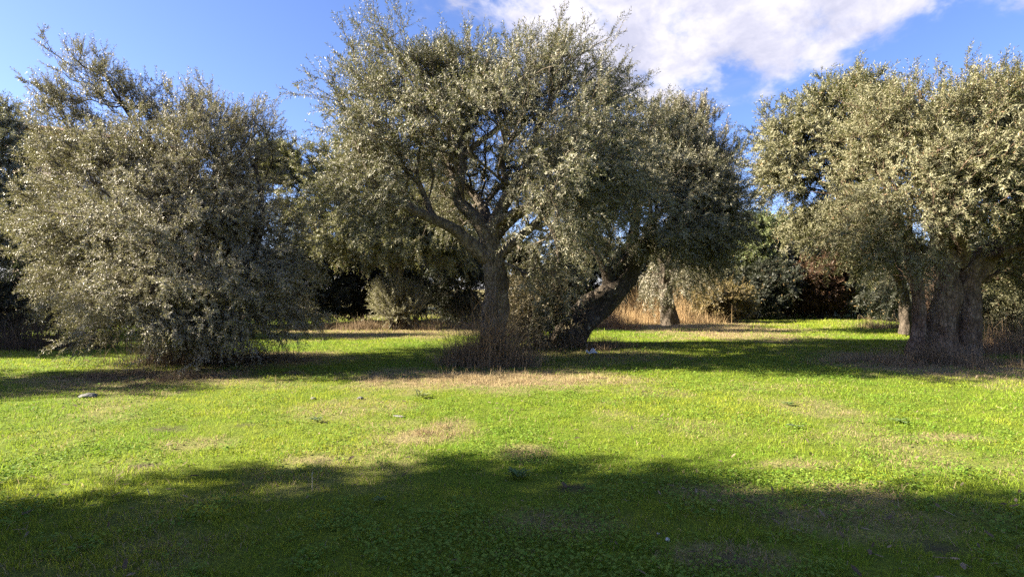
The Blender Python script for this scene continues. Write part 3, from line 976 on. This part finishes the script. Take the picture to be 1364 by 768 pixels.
# far row closing the clearing
EB = bpy.data.objects
far_src = [o for o in EB if o.name.startswith("olive_tree") and o.parent is None][4:8]
for k, (x, y, rz, sc) in enumerate(((-26, 33, 1.0, 1.0), (-17, 35, 2.5, .95), (-9.5, 37, 4.0, .8), (-2.5, 36, .6, .8), (4.5, 40, 5.0, .85), (13.5, 47, 3.3, .85), (21, 41, 1.9, .95), (27, 36, .2, 1.0), (31, 28, 4.6, 1.0), (-33, 28, 2.0, .9), (10.5, 44, .9, .75))):
    c = copy_tree(far_src[k % 3])
    c.location = (x, y, float(gz(x, y)))
    c.rotation_euler = (0, 0, rz)
    c.scale = (sc, sc, sc)
    tag(c, "olive tree of the far row closing off the clearing behind the scrub", "olive tree", "far row of olives behind the clearing")


# ------------------------------------------------------------------ scrub and shrubs
def build_shrub(name, label, cat, px, pyb, Y, blobs, seed, n_clump, leaf, bark=M_BARK_DARK, per=4, shoots=4, group=None, stems=7, leafkw=None, spread=.28, r_tip=.005):
    r = np.random.default_rng(seed)
    x = (px - CX) / FPX * Y
    b = np.array([x, Y, float(gz(x, Y))])
    t = empty(name, tuple(b), label, cat, group)
    bl = px_blobs(blobs, Y)
    limbs = []
    for k in range(stems):
        c, rr_, _ = bl[r.integers(len(bl))]
        e = c + r.uniform(-.6, .6, 3) * rr_
        s0 = b + np.array([r.normal(0, .18), r.normal(0, .18), -.05])
        e[2] = max(e[2], b[2] + .35)
        m = (s0 + e) / 2 + np.array([r.normal(0, .08), r.normal(0, .08), .12 * (e[2] - s0[2])])
        limbs.append((np.array([s0, m, e]), np.array([.035, .022, .01])))
    res = [resample(P, R, .12) for P, R in limbs]
    A = sample_crown(bl, n_clump, per, r, .5, spread)
    A = A[A[:, 2] > .12]
    parts, dirs = grow(res, A, r, r_tip)
    cen = np.mean([q[0] for q in bl], axis=0)
    kw = dict(ll=.11, lw=.032, npair=9, slen=(.25, .55), zmin=.03, up=.7); kw.update(leafkw or {})
    lv, lf, tint, tw = foliage(A, dirs, r, shoots, centre=cen, zmid=cen[2], **kw)
    V, F = joinm([tube(P, R, 7) for P, R in res] + parts + [tw])
    obj("stems", np_mesh("stems", V - b, F, [bark], smooth=True), t)
    obj("foliage", np_mesh("foliage", lv - b, lf, [leaf], {'tint': ('FACE', tint)}), t)
    return t


SH = [
    # label, px, ground py, Y, blobs, clumps, leaf
    ("dark bush in deep shade just right of the left olive's skirt", 350, 432, 24.5, [(345, 395, 40, 34, 0, 1.4), (330, 360, 36, 30, .4, 1.3), (370, 350, 34, 30, .6, 1.2)], 110, M_DARK_SHADED),
    ("tall dark bush between the left olive and the grey shrub", 425, 430, 26, [(425, 395, 42, 36, 0, 1.5), (410, 350, 40, 32, .4, 1.4), (445, 355, 36, 32, .4, 1.4)], 130, M_DARK_SHADED),
    ("dark bush directly behind the grey shrub, left half", 485, 428, 27.5, [(485, 395, 40, 34, 0, 1.5), (475, 352, 40, 30, .4, 1.4)], 110, M_DARK_SHADED),
    ("dark bush behind the thin grey trunk", 560, 427, 28.5, [(560, 390, 42, 36, 0, 1.5), (555, 345, 42, 34, .4, 1.4)], 120, M_DARK_SHADED),
    ("dark green bush left of the knotted middle trunk", 612, 430, 25.5, [(612, 395, 34, 34, 0, 1.2), (615, 355, 34, 30, .3, 1.1)], 100, M_DARK_SHADED),
    ("dark bush seen between the middle trunk and the leaning trunk", 700, 427, 28, [(695, 390, 44, 36, 0, 1.5), (690, 345, 44, 30, .4, 1.4)], 120, M_DARK_SHADED),
    ("dark bush behind the foot of the leaning trunk", 765, 424, 29, [(765, 390, 42, 34, 0, 1.5), (775, 345, 44, 34, .4, 1.4)], 120, M_DARK_SHADED),
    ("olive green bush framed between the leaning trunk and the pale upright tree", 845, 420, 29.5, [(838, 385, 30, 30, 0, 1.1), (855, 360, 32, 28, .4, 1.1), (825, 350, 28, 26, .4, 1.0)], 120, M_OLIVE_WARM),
    ("dark bush behind the dry grass, left of the yellowed bush", 905, 416, 33, [(900, 385, 34, 30, 0, 1.3), (910, 350, 34, 28, .4, 1.2)], 110, M_DARK_SHADED),
    ("low black-shaded scrub closing the foot of the far thicket", 1050, 410, 36, [(1020, 400, 40, 12, 0, 1.2), (1070, 398, 44, 14, 0, 1.2), (1120, 400, 40, 12, 0, 1.2)], 150, M_DARK_SHADED),
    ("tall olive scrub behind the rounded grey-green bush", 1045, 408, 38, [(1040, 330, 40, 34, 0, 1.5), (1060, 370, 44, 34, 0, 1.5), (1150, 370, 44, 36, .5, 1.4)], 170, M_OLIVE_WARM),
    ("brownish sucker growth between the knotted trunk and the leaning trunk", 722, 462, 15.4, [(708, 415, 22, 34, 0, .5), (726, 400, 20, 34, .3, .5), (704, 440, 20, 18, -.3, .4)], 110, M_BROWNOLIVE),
    ("dark thicket at the left edge under the dusky olive", 20, 462, 17.5, [(15, 415, 48, 40, 0, 1.2), (-40, 410, 50, 44, 0, 1.2), (40, 385, 36, 30, .7, 1.1)], 150, M_DARK_SHADED),
    ("dark thicket behind the left olive's lower left branches", 95, 450, 20.5, [(90, 405, 44, 38, 0, 1.2), (120, 370, 40, 36, .5, 1.1)], 120, M_DARK_SHADED),
    ("dark bush hidden behind the left olive's trunk", 215, 442, 22.5, [(215, 400, 60, 38, 0, 1.4), (190, 355, 50, 36, .5, 1.3), (270, 380, 50, 50, .6, 1.3)], 150, M_DARK_SHADED),
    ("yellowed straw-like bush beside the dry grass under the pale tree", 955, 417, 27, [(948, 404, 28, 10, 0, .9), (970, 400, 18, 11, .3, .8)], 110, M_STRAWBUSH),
    ("low dark bush right of the yellowed bush", 1010, 414, 30, [(1000, 395, 40, 20, 0, 1.2), (1030, 378, 36, 26, .4, 1.2)], 110, M_DARK_SHADED),
    ("yellow-green leafy bush rising into the gap of sky", 1005, 411, 34, [(1008, 315, 30, 32, -1, 1.4), (1032, 318, 24, 26, -.5, 1.2), (995, 350, 32, 34, 0, 1.4), (1015, 375, 34, 28, 0, 1.3)], 170, M_GREEN),
    ("olive green bush left of the yellow-green one", 955, 412, 32, [(950, 375, 30, 22, 0, 1.2), (930, 385, 30, 20, 0, 1.2)], 130, M_OLIVE_WARM),
    ("rounded grey-green bush at the back of the clearing", 1050, 411, 33, [(1045, 350, 40, 32, 0, 1.5), (1065, 385, 34, 26, .2, 1.3)], 120, M_OLIVE),
    ("rusty brown dead bush at the back of the clearing", 1092, 412, 30.5, [(1088, 378, 22, 26, 0, .8), (1105, 365, 22, 22, .3, .8), (1090, 398, 28, 14, 0, .8)], 110, M_RUST),
    ("olive bush right of the rusty one", 1142, 413, 31.5, [(1140, 365, 38, 34, 0, 1.4), (1150, 395, 38, 20, .1, 1.3), (1130, 335, 36, 26, .4, 1.3)], 130, M_OLIVE),
    ("dark bush behind the huge right tree's thin stem", 1190, 418, 28, [(1185, 385, 34, 32, 0, 1.2), (1200, 350, 34, 30, .3, 1.2)], 110, M_DARK_SHADED),
    ("tall pale bush above the rusty one", 1085, 409, 37, [(1075, 310, 40, 34, 0, 1.6), (1100, 340, 44, 34, 0, 1.6), (1060, 375, 40, 30, 0, 1.5)], 140, M_OLIVE_WARM),
    ("brownish sunlit bush right of the huge trunk", 1345, 452, 18.0, [(1342, 415, 34, 30, 0, .8), (1370, 395, 30, 30, .3, .8), (1325, 400, 18, 22, .4, .5)], 100, M_OLIVE_WARM),
    ("brown bush cut by the right edge", 1400, 446, 20, [(1400, 405, 36, 36, 0, 1.0), (1430, 385, 40, 40, .4, 1.0)], 100, M_RUST),
]
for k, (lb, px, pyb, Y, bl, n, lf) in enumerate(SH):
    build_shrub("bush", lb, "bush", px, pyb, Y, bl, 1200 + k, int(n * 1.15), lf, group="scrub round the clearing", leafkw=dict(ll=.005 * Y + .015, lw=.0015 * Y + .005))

build_shrub("grey_shrub", "pale grey-green shrub of upright feathery shoots at the edge of the shade", "shrub", 530, 432, 22.5,
            [(528, 398, 20, 16, 0, .5), (510, 400, 10, 16, 0, .3), (548, 402, 12, 14, 0, .3), (526, 416, 16, 10, 0, .4)], 1300, 80, M_GREY, shoots=5, stems=22, spread=.13, group=None,
            leafkw=dict(ll=.07, lw=.016, slen=(.3, .75), up=5.0, npair=20, droop=.0))


# ------------------------------------------------------------------ tall dry grass and litter
def stalks(name, label, cat, cx, cy, rx, ry, n, h, seed, tone, lean=.5, width=.006, arch=.5, mat=M_STRAW, group=None, kind=None):
    r = np.random.default_rng(seed)
    K = max(3, int(n / 55))
    a = r.uniform(0, 2 * np.pi, K)
    d = r.uniform(0, 1, K) ** .62 * (0.7 + .7 * fbm(np.cos(a) * 2 + seed, np.sin(a) * 2, seed, 3))
    TX = cx + rx * d * np.cos(a); TY = cy + ry * d * np.sin(a)
    tw_ = r.exponential(1.0, K) * (1.25 - .8 * np.clip(d, 0, 1.2))
    th_ = np.clip(r.lognormal(-.1, .45, K), .3, 1.6) * (1.2 - .65 * np.clip(d, 0, 1.2))
    ta = r.uniform(0, 2 * np.pi, K)
    k_ = r.choice(K, n, p=tw_ / tw_.sum())
    sp = (.05 + .25 * h[1]) * .55
    X = TX[k_] + r.normal(0, sp, n) * min(1.6, max(1, rx)); Y = TY[k_] + r.normal(0, sp, n)
    H = (h[0] + (h[1] - h[0]) * r.uniform(0, 1, n) ** 1.7) * th_[k_]
    ph = ta[k_] + r.normal(0, 1.0, n)
    ld = np.stack([np.cos(ph), np.sin(ph), np.zeros(n)], 1)
    ln = (np.abs(r.normal(0, lean, n)) * H)[:, None]
    th = r.uniform(0, np.pi, n)
    sd = np.stack([np.cos(th), np.sin(th), np.zeros(n)], 1) * (width * r.uniform(.5, 1.3, n) / 2)[:, None]
    P = np.stack([X, Y, gz(X, Y) - .01], 1)
    up = np.array([0, 0, 1.0])
    rows = []
    for t in (0, .4, .75, 1):
        z = H[:, None] * (t - arch * np.clip(ln / np.maximum(H[:, None], .01), 0, 1.3) * t * t * .6)
        q = P + up * np.maximum(z, .008) + ld * ln * t ** 1.6
        rows.append((q - sd * (1 - .75 * t), q + sd * (1 - .75 * t)))
    V = np.stack([v_ for rw in rows for v_ in rw], 1).reshape(-1, 3)
    b = (np.arange(n) * 8)[:, None]
    F = np.concatenate([b + np.array([2 * k, 2 * k + 1, 2 * k + 3, 2 * k + 2]) for k in range(3)])
    c = np.array(tone[0]) + (np.array(tone[1]) - np.array(tone[0])) * r.uniform(0, 1, n)[:, None]
    C = np.concatenate([np.concatenate([c, np.ones((n, 1))], 1)] * 3)
    org = np.array([cx, cy, float(gz(cx, cy))])
    o = obj(name, np_mesh(name, V - org, F, [mat], {'tone': ('FACE', C)}))
    o.location = org
    tag(o, label, cat, group, kind)
    return o


def spot(px, py):
    Y = gY(py)
    return (px - CX) / FPX * Y, Y


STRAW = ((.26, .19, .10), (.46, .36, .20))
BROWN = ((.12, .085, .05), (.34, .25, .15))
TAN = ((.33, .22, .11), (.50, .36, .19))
DG = "tall dry grass round the trees"
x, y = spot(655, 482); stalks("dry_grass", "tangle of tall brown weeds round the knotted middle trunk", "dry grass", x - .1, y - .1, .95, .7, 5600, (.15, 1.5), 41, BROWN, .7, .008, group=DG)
x, y = spot(640, 504); stalks("straw_litter", "flattened pale straw spread in front of the middle trunk", "straw", x, y, 2.9, .9, 12000, (.05, .17), 42, STRAW, 2.2, .007, 1.3, group=DG)
x, y = spot(1255, 482); stalks("dry_grass", "brown weeds and dead stalks round the huge right trunk", "dry grass", x - .1, y - .1, 2.4, .8, 7000, (.06, .5), 43, BROWN, 1.0, .008, group=DG)
x, y = spot(868, 427); stalks("dry_grass", "sunlit tan grass right of the leaning trunk", "dry grass", x + .4, y - .2, 3.2, 3.2, 22000, (.4, 1.35), 44, TAN, .45, .013, group=DG)
x, y = spot(955, 421); stalks("dry_grass", "tan grass in front of the yellowed bush", "dry grass", x, y + .6, 2.6, 2.4, 9000, (.3, 1.0), 45, TAN, .4, .016, group=DG)
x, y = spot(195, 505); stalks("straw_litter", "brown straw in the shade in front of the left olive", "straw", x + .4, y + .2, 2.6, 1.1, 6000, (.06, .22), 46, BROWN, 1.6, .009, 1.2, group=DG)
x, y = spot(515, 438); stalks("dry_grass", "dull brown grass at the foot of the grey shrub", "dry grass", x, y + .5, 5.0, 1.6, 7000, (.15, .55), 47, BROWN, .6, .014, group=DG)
x, y = spot(30, 468); stalks("dry_grass", "dark dead stalks under the thicket at the left edge", "dry grass", x, y + .6, 2.6, 1.2, 2600, (.4, 1.3), 48, ((.06, .045, .035), (.14, .11, .085)), .3, .011, group=DG)
x, y = spot(1350, 470); stalks("dry_grass", "reddish brown weeds at the right edge beside the huge trunk", "dry grass", x, y + .2, 1.3, .9, 2600, (.3, .9), 49, ((.18, .12, .08), (.33, .23, .14)), .45, .009, group=DG)
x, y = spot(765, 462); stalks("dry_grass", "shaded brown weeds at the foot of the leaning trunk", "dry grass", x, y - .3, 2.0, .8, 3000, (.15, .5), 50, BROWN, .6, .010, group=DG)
x, y = spot(820, 437); stalks("dry_grass", "reddish dry weeds behind the bend of the leaning trunk", "dry grass", x, y, 1.3, .9, 2200, (.2, .8), 51, ((.20, .12, .07), (.36, .24, .14)), .45, .011, group=DG)
x, y = spot(590, 578); stalks("straw_litter", "small matted straw patch on the sunlit grass", "straw", x, y, .42, .45, 1800, (.03, .10), 52, STRAW, 1.3, .005, 1.0, group=DG)
x, y = spot(1180, 437); stalks("dry_grass", "pale dry grass behind the thin stem of the huge right tree", "dry grass", x, y, 1.9, .8, 2400, (.2, .6), 53, STRAW, .6, .012, group=DG)
x, y = spot(588, 424); stalks("reed_clump", "few arching pale reeds right of the grey shrub", "reeds", x, gY(432), .8, .4, 70, (.9, 1.7), 54, ((.2, .17, .11), (.34, .29, .2)), .35, .03, .9)
x, y = spot(268, 482); stalks("dry_grass", "dark tangle of dead stems round the hidden trunk of the left olive", "dry grass", x, y - .1, 2.0, .8, 6000, (.2, 1.1), 61, ((.07, .052, .036), (.2, .15, .1)), .6, .008, group=DG)


def straw_stalk(label, px, py, L, tilt, az, seed):
    x, y = spot(px, py)
    z = float(gz(x, y))
    d = np.array([math.sin(tilt) * math.cos(az), math.sin(tilt) * math.sin(az), math.cos(tilt)])
    r = np.random.default_rng(seed)
    P = np.array([d * L * t + np.array([0, 0, -.01]) + r.normal(0, .002, 3) for t in np.linspace(0, 1, 6)])
    V, F = tube(P, np.linspace(.0045, .0028, 6), 6)
    C = np.tile(np.array([.52, .46, .30, 1.0]), (len(F), 1))
    o = obj("straw_stalk", np_mesh("straw_stalk", V, F, [M_STRAW], {'tone': ('FACE', C)}, smooth=True))
    o.location = (x, y, z)
    tag(o, label, "straw stalk")


straw_stalk("single pale straw stalk standing upright in the near shade", 416, 656, .16, .06, 2.0, 1)
straw_stalk("short pale straw leaning left in the near shade at the left", 200, 661, .07, .6, 2.6, 2)


# ------------------------------------------------------------------ weeds, stones and scraps in the grass
def rosette(label, px, py, seed, n=14, L=(.07, .14), W=.03, rise=.35, spread=.05, mat=M_WEED):
    r = np.random.default_rng(seed)
    x, y = spot(px, py)
    b = np.array([x, y, float(gz(x, y))])
    V, F, T = [], [], []
    for k in range(n):
        a = r.uniform(0, 6.28)
        d = np.array([math.cos(a), math.sin(a), 0]); sd = np.array([-d[1], d[0], 0])
        l_ = r.uniform(*L); w_ = W * r.uniform(.7, 1.2); e = r.uniform(.1, 1) * rise
        p0 = np.array([r.normal(0, spread), r.normal(0, spread), .015])
        o_ = len(V)
        for t, ww in ((0, .25), (.35, .9), (.7, 1.0), (1, .1)):
            q = p0 + d * l_ * t + np.array([0, 0, 1]) * (l_ * (e * 1.9 * t - e * 1.2 * t * t) + .01)
            V.append(q - sd * w_ * ww / 2 + np.array([0, 0, .2 * w_ * ww])); V.append(q); V.append(q + sd * w_ * ww / 2 + np.array([0, 0, .2 * w_ * ww]))
        for j in range(3):
            for c in range(2):
                F.append([o_ + 3 * j + c, o_ + 3 * j + c + 1, o_ + 3 * j + 4 + c, o_ + 3 * j + 3 + c]); T.append(r.uniform(0, .94))
    o = obj("weed", np_mesh("weed", np.array(V), np.array(F), [mat], {'tint': ('FACE', np.array(T))}, smooth=True))
    o.location = b
    return tag(o, label, "weed", "broad-leaved weeds in the grass")


M_WEED_PALE = leaf_mat("pale_weed_leaf", (.10, .15, .055), (.15, .19, .10))
rosette("silvery broad-leaved weed in the sunlit grass, left of the middle", 421, 562, 1, 18, (.05, .09), .028, .7, .02, M_WEED_PALE)
rosette("dark flat weed in the sunlit grass at the right", 1200, 562, 2, 18, (.08, .16), .035, .25, .02)
rosette("low weed in the sunlit grass below the huge right tree's shadow", 1050, 540, 3, 14, (.06, .11), .03, .4, .02)
rosette("low pale weed just nearer than the one below the shadow", 1062, 571, 4, 12, (.05, .09), .026, .4, .02, M_WEED_PALE)
rosette("large dark weed at the edge of the near shade", 690, 640, 5, 30, (.04, .10), .028, .9, .03)
rosette("small weed inside the near shade, left", 505, 672, 6, 12, (.04, .06), .022, .6, .01)
rosette("bright green weed tuft beyond the straw patch", 563, 530, 8, 24, (.06, .15), .024, 1.0, .03, M_GREEN)


def rock(name, label, px, py, size, seed, mat, sink=.3):
    import bmesh
    bm = bmesh.new()
    bmesh.ops.create_icosphere(bm, subdivisions=3, radius=1)
    r = random.Random(seed)
    ofs = r.uniform(0, 50)
    for vt in bm.verts:
        n_ = float(fbm(vt.co.x * 1.3 + ofs + vt.co.z, vt.co.y * 1.3 - vt.co.z * .8, seed, 4)) - .5
        vt.co *= 1 + .75 * n_
        vt.co.x *= size[0]; vt.co.y *= size[1]; vt.co.z *= size[2]
    me = bpy.data.meshes.new(name); bm.to_mesh(me); bm.free()
    me.materials.append(mat)
    o = obj(name, me)
    x, y = spot(px, py)
    o.location = (x, y, float(gz(x, y)) + size[2] * (1 - 2 * sink))
    o.rotation_euler = (0, 0, r.uniform(0, 6))
    return tag(o, label, "stone")


M_STONE = plain_mat("pale_stone", (.09, .085, .075), (.17, .165, .15), 14)
M_PEBBLE = plain_mat("white_pebble", (.36, .35, .31), (.55, .53, .48), 30)
rock("stone", "pale flat stone half sunk in the grass at the left, by the shadow's edge", 116, 530, (.13, .08, .045), 3, M_STONE, .25)
rock("stone", "small angular white stone in the near shade", 889, 725, (.022, .013, .010), 5, M_PEBBLE, .1)
rock("stone", "tiny round white pebble beside the angular stone", 877, 717, (.009, .008, .007), 6, M_PEBBLE, .1)
rock("stone", "grey stone in the straw left of the middle", 480, 531, (.05, .04, .025), 7, M_STONE, .2)
rock("stone", "flat pale stone sliver in the sunlit grass", 531, 557, (.09, .025, .014), 8, M_STONE, .2)
rock("stone", "grey stone in the sunlit grass beyond the silvery weed", 417, 531, (.05, .035, .02), 9, M_STONE, .2)


def scrap():
    r = np.random.default_rng(5)
    n = 14
    g = np.linspace(-1, 1, n)
    X, Y = np.meshgrid(g, g)
    Z = .09 * np.abs(np.sin(X * 2.3 + 1) * np.cos(Y * 1.9)) + .07 * fbm(X * 2 + 9, Y * 2 + 4, 6, 3)
    V = np.stack([X.ravel() * .13, Y.ravel() * .09, Z.ravel() * 1.0 - .02], 1) + r.normal(0, .006, (n * n, 3))
    i = np.arange(n * n).reshape(n, n)
    F = np.stack([i[:-1, :-1].ravel(), i[:-1, 1:].ravel(), i[1:, 1:].ravel(), i[1:, :-1].ravel()], 1)
    o = obj("paper_scrap", np_mesh("paper_scrap", V, F, [plain_mat("white_paper", (.5, .5, .47), (.62, .62, .58), 8, .7, .2)], smooth=False))
    x, y = spot(788, 472)
    o.location = (x, y, float(gz(x, y)) + .03)
    tag(o, "crumpled white scrap of paper on the shaded grass near the leaning trunk", "paper scrap")


scrap()


# ------------------------------------------------------------------ house behind the grove, at the left
def box(c, d):
    x, y, z = d[0] / 2, d[1] / 2, d[2] / 2
    V = np.array([[-x, -y, -z], [x, -y, -z], [x, y, -z], [-x, y, -z], [-x, -y, z], [x, -y, z], [x, y, z], [-x, y, z]]) + np.array(c)
    F = np.array([[0, 3, 2, 1], [4, 5, 6, 7], [0, 1, 5, 4], [1, 2, 6, 5], [2, 3, 7, 6], [3, 0, 4, 7]])
    return V, F


def house():
    M_WALL = plain_mat("tan_render", (.40, .30, .21), (.50, .39, .28), 3, .9, .2)
    M_ROOF = plain_mat("clay_tiles", (.22, .11, .07), (.34, .19, .12), 9, .85, .5)
    M_FR = plain_mat("brown_frame", (.10, .06, .04), (.14, .09, .06), 12)
    M_GL = plain_mat("dark_pane", (.02, .025, .03), (.03, .035, .04), 2, .08, 0)
    t = empty("house", (-30.6, 36.0, 0), "tan house with a low clay roof showing above the trees at the far left", "house")
    t.rotation_euler = (0, 0, math.radians(46))
    L, Wd, H = 10.0, 8.0, 11.6
    obj("wall", np_mesh("wall", *box((L / 2, Wd / 2, H / 2), (L, Wd, H)), [M_WALL]), t)
    e = .45
    V = np.array([[-e, -e, H + .003], [L + e, -e, H + .003], [L + e, Wd + e, H + .003], [-e, Wd + e, H + .003], [-e, -e, H + .25], [L + e, -e, H + .25], [L + e, Wd + e, H + .25], [-e, Wd + e, H + .25],
                  [Wd / 2, Wd / 2, H + 1.5], [L - Wd / 2, Wd / 2, H + 1.5]])
    me = bpy.data.meshes.new("roof")
    me.from_pydata([tuple(q) for q in V], [], [(0, 3, 2, 1), (0, 1, 5, 4), (1, 2, 6, 5), (2, 3, 7, 6), (3, 0, 4, 7), (4, 5, 9, 8), (5, 6, 9), (6, 7, 8, 9), (7, 4, 8)])
    me.materials.append(M_ROOF)
    rf = obj("roof", me, t)
    obj("chimney", np_mesh("chimney", *box((L * .6, Wd * .62, H + 1.5), (.6, .6, 1.6)), [M_WALL]), rf)
    for st in range(3):
        for k in range(3):
            cx, cz = 1.8 + k * 3.1, 2.0 + st * 3.6
            fr = [box((cx, -.03, cz + s_ * .72), (1.2, .1, .09)) for s_ in (-1, 1)] + [box((cx + s_ * .56, -.03, cz), (.09, .096, 1.35)) for s_ in (-1, 0, 1)]
            wd = obj("window", np_mesh("window", *joinm(fr), [M_FR]), t)
            obj("pane", np_mesh("pane", *box((cx, -.01, cz), (1.05, .04, 1.36)), [M_GL]), wd)


house()
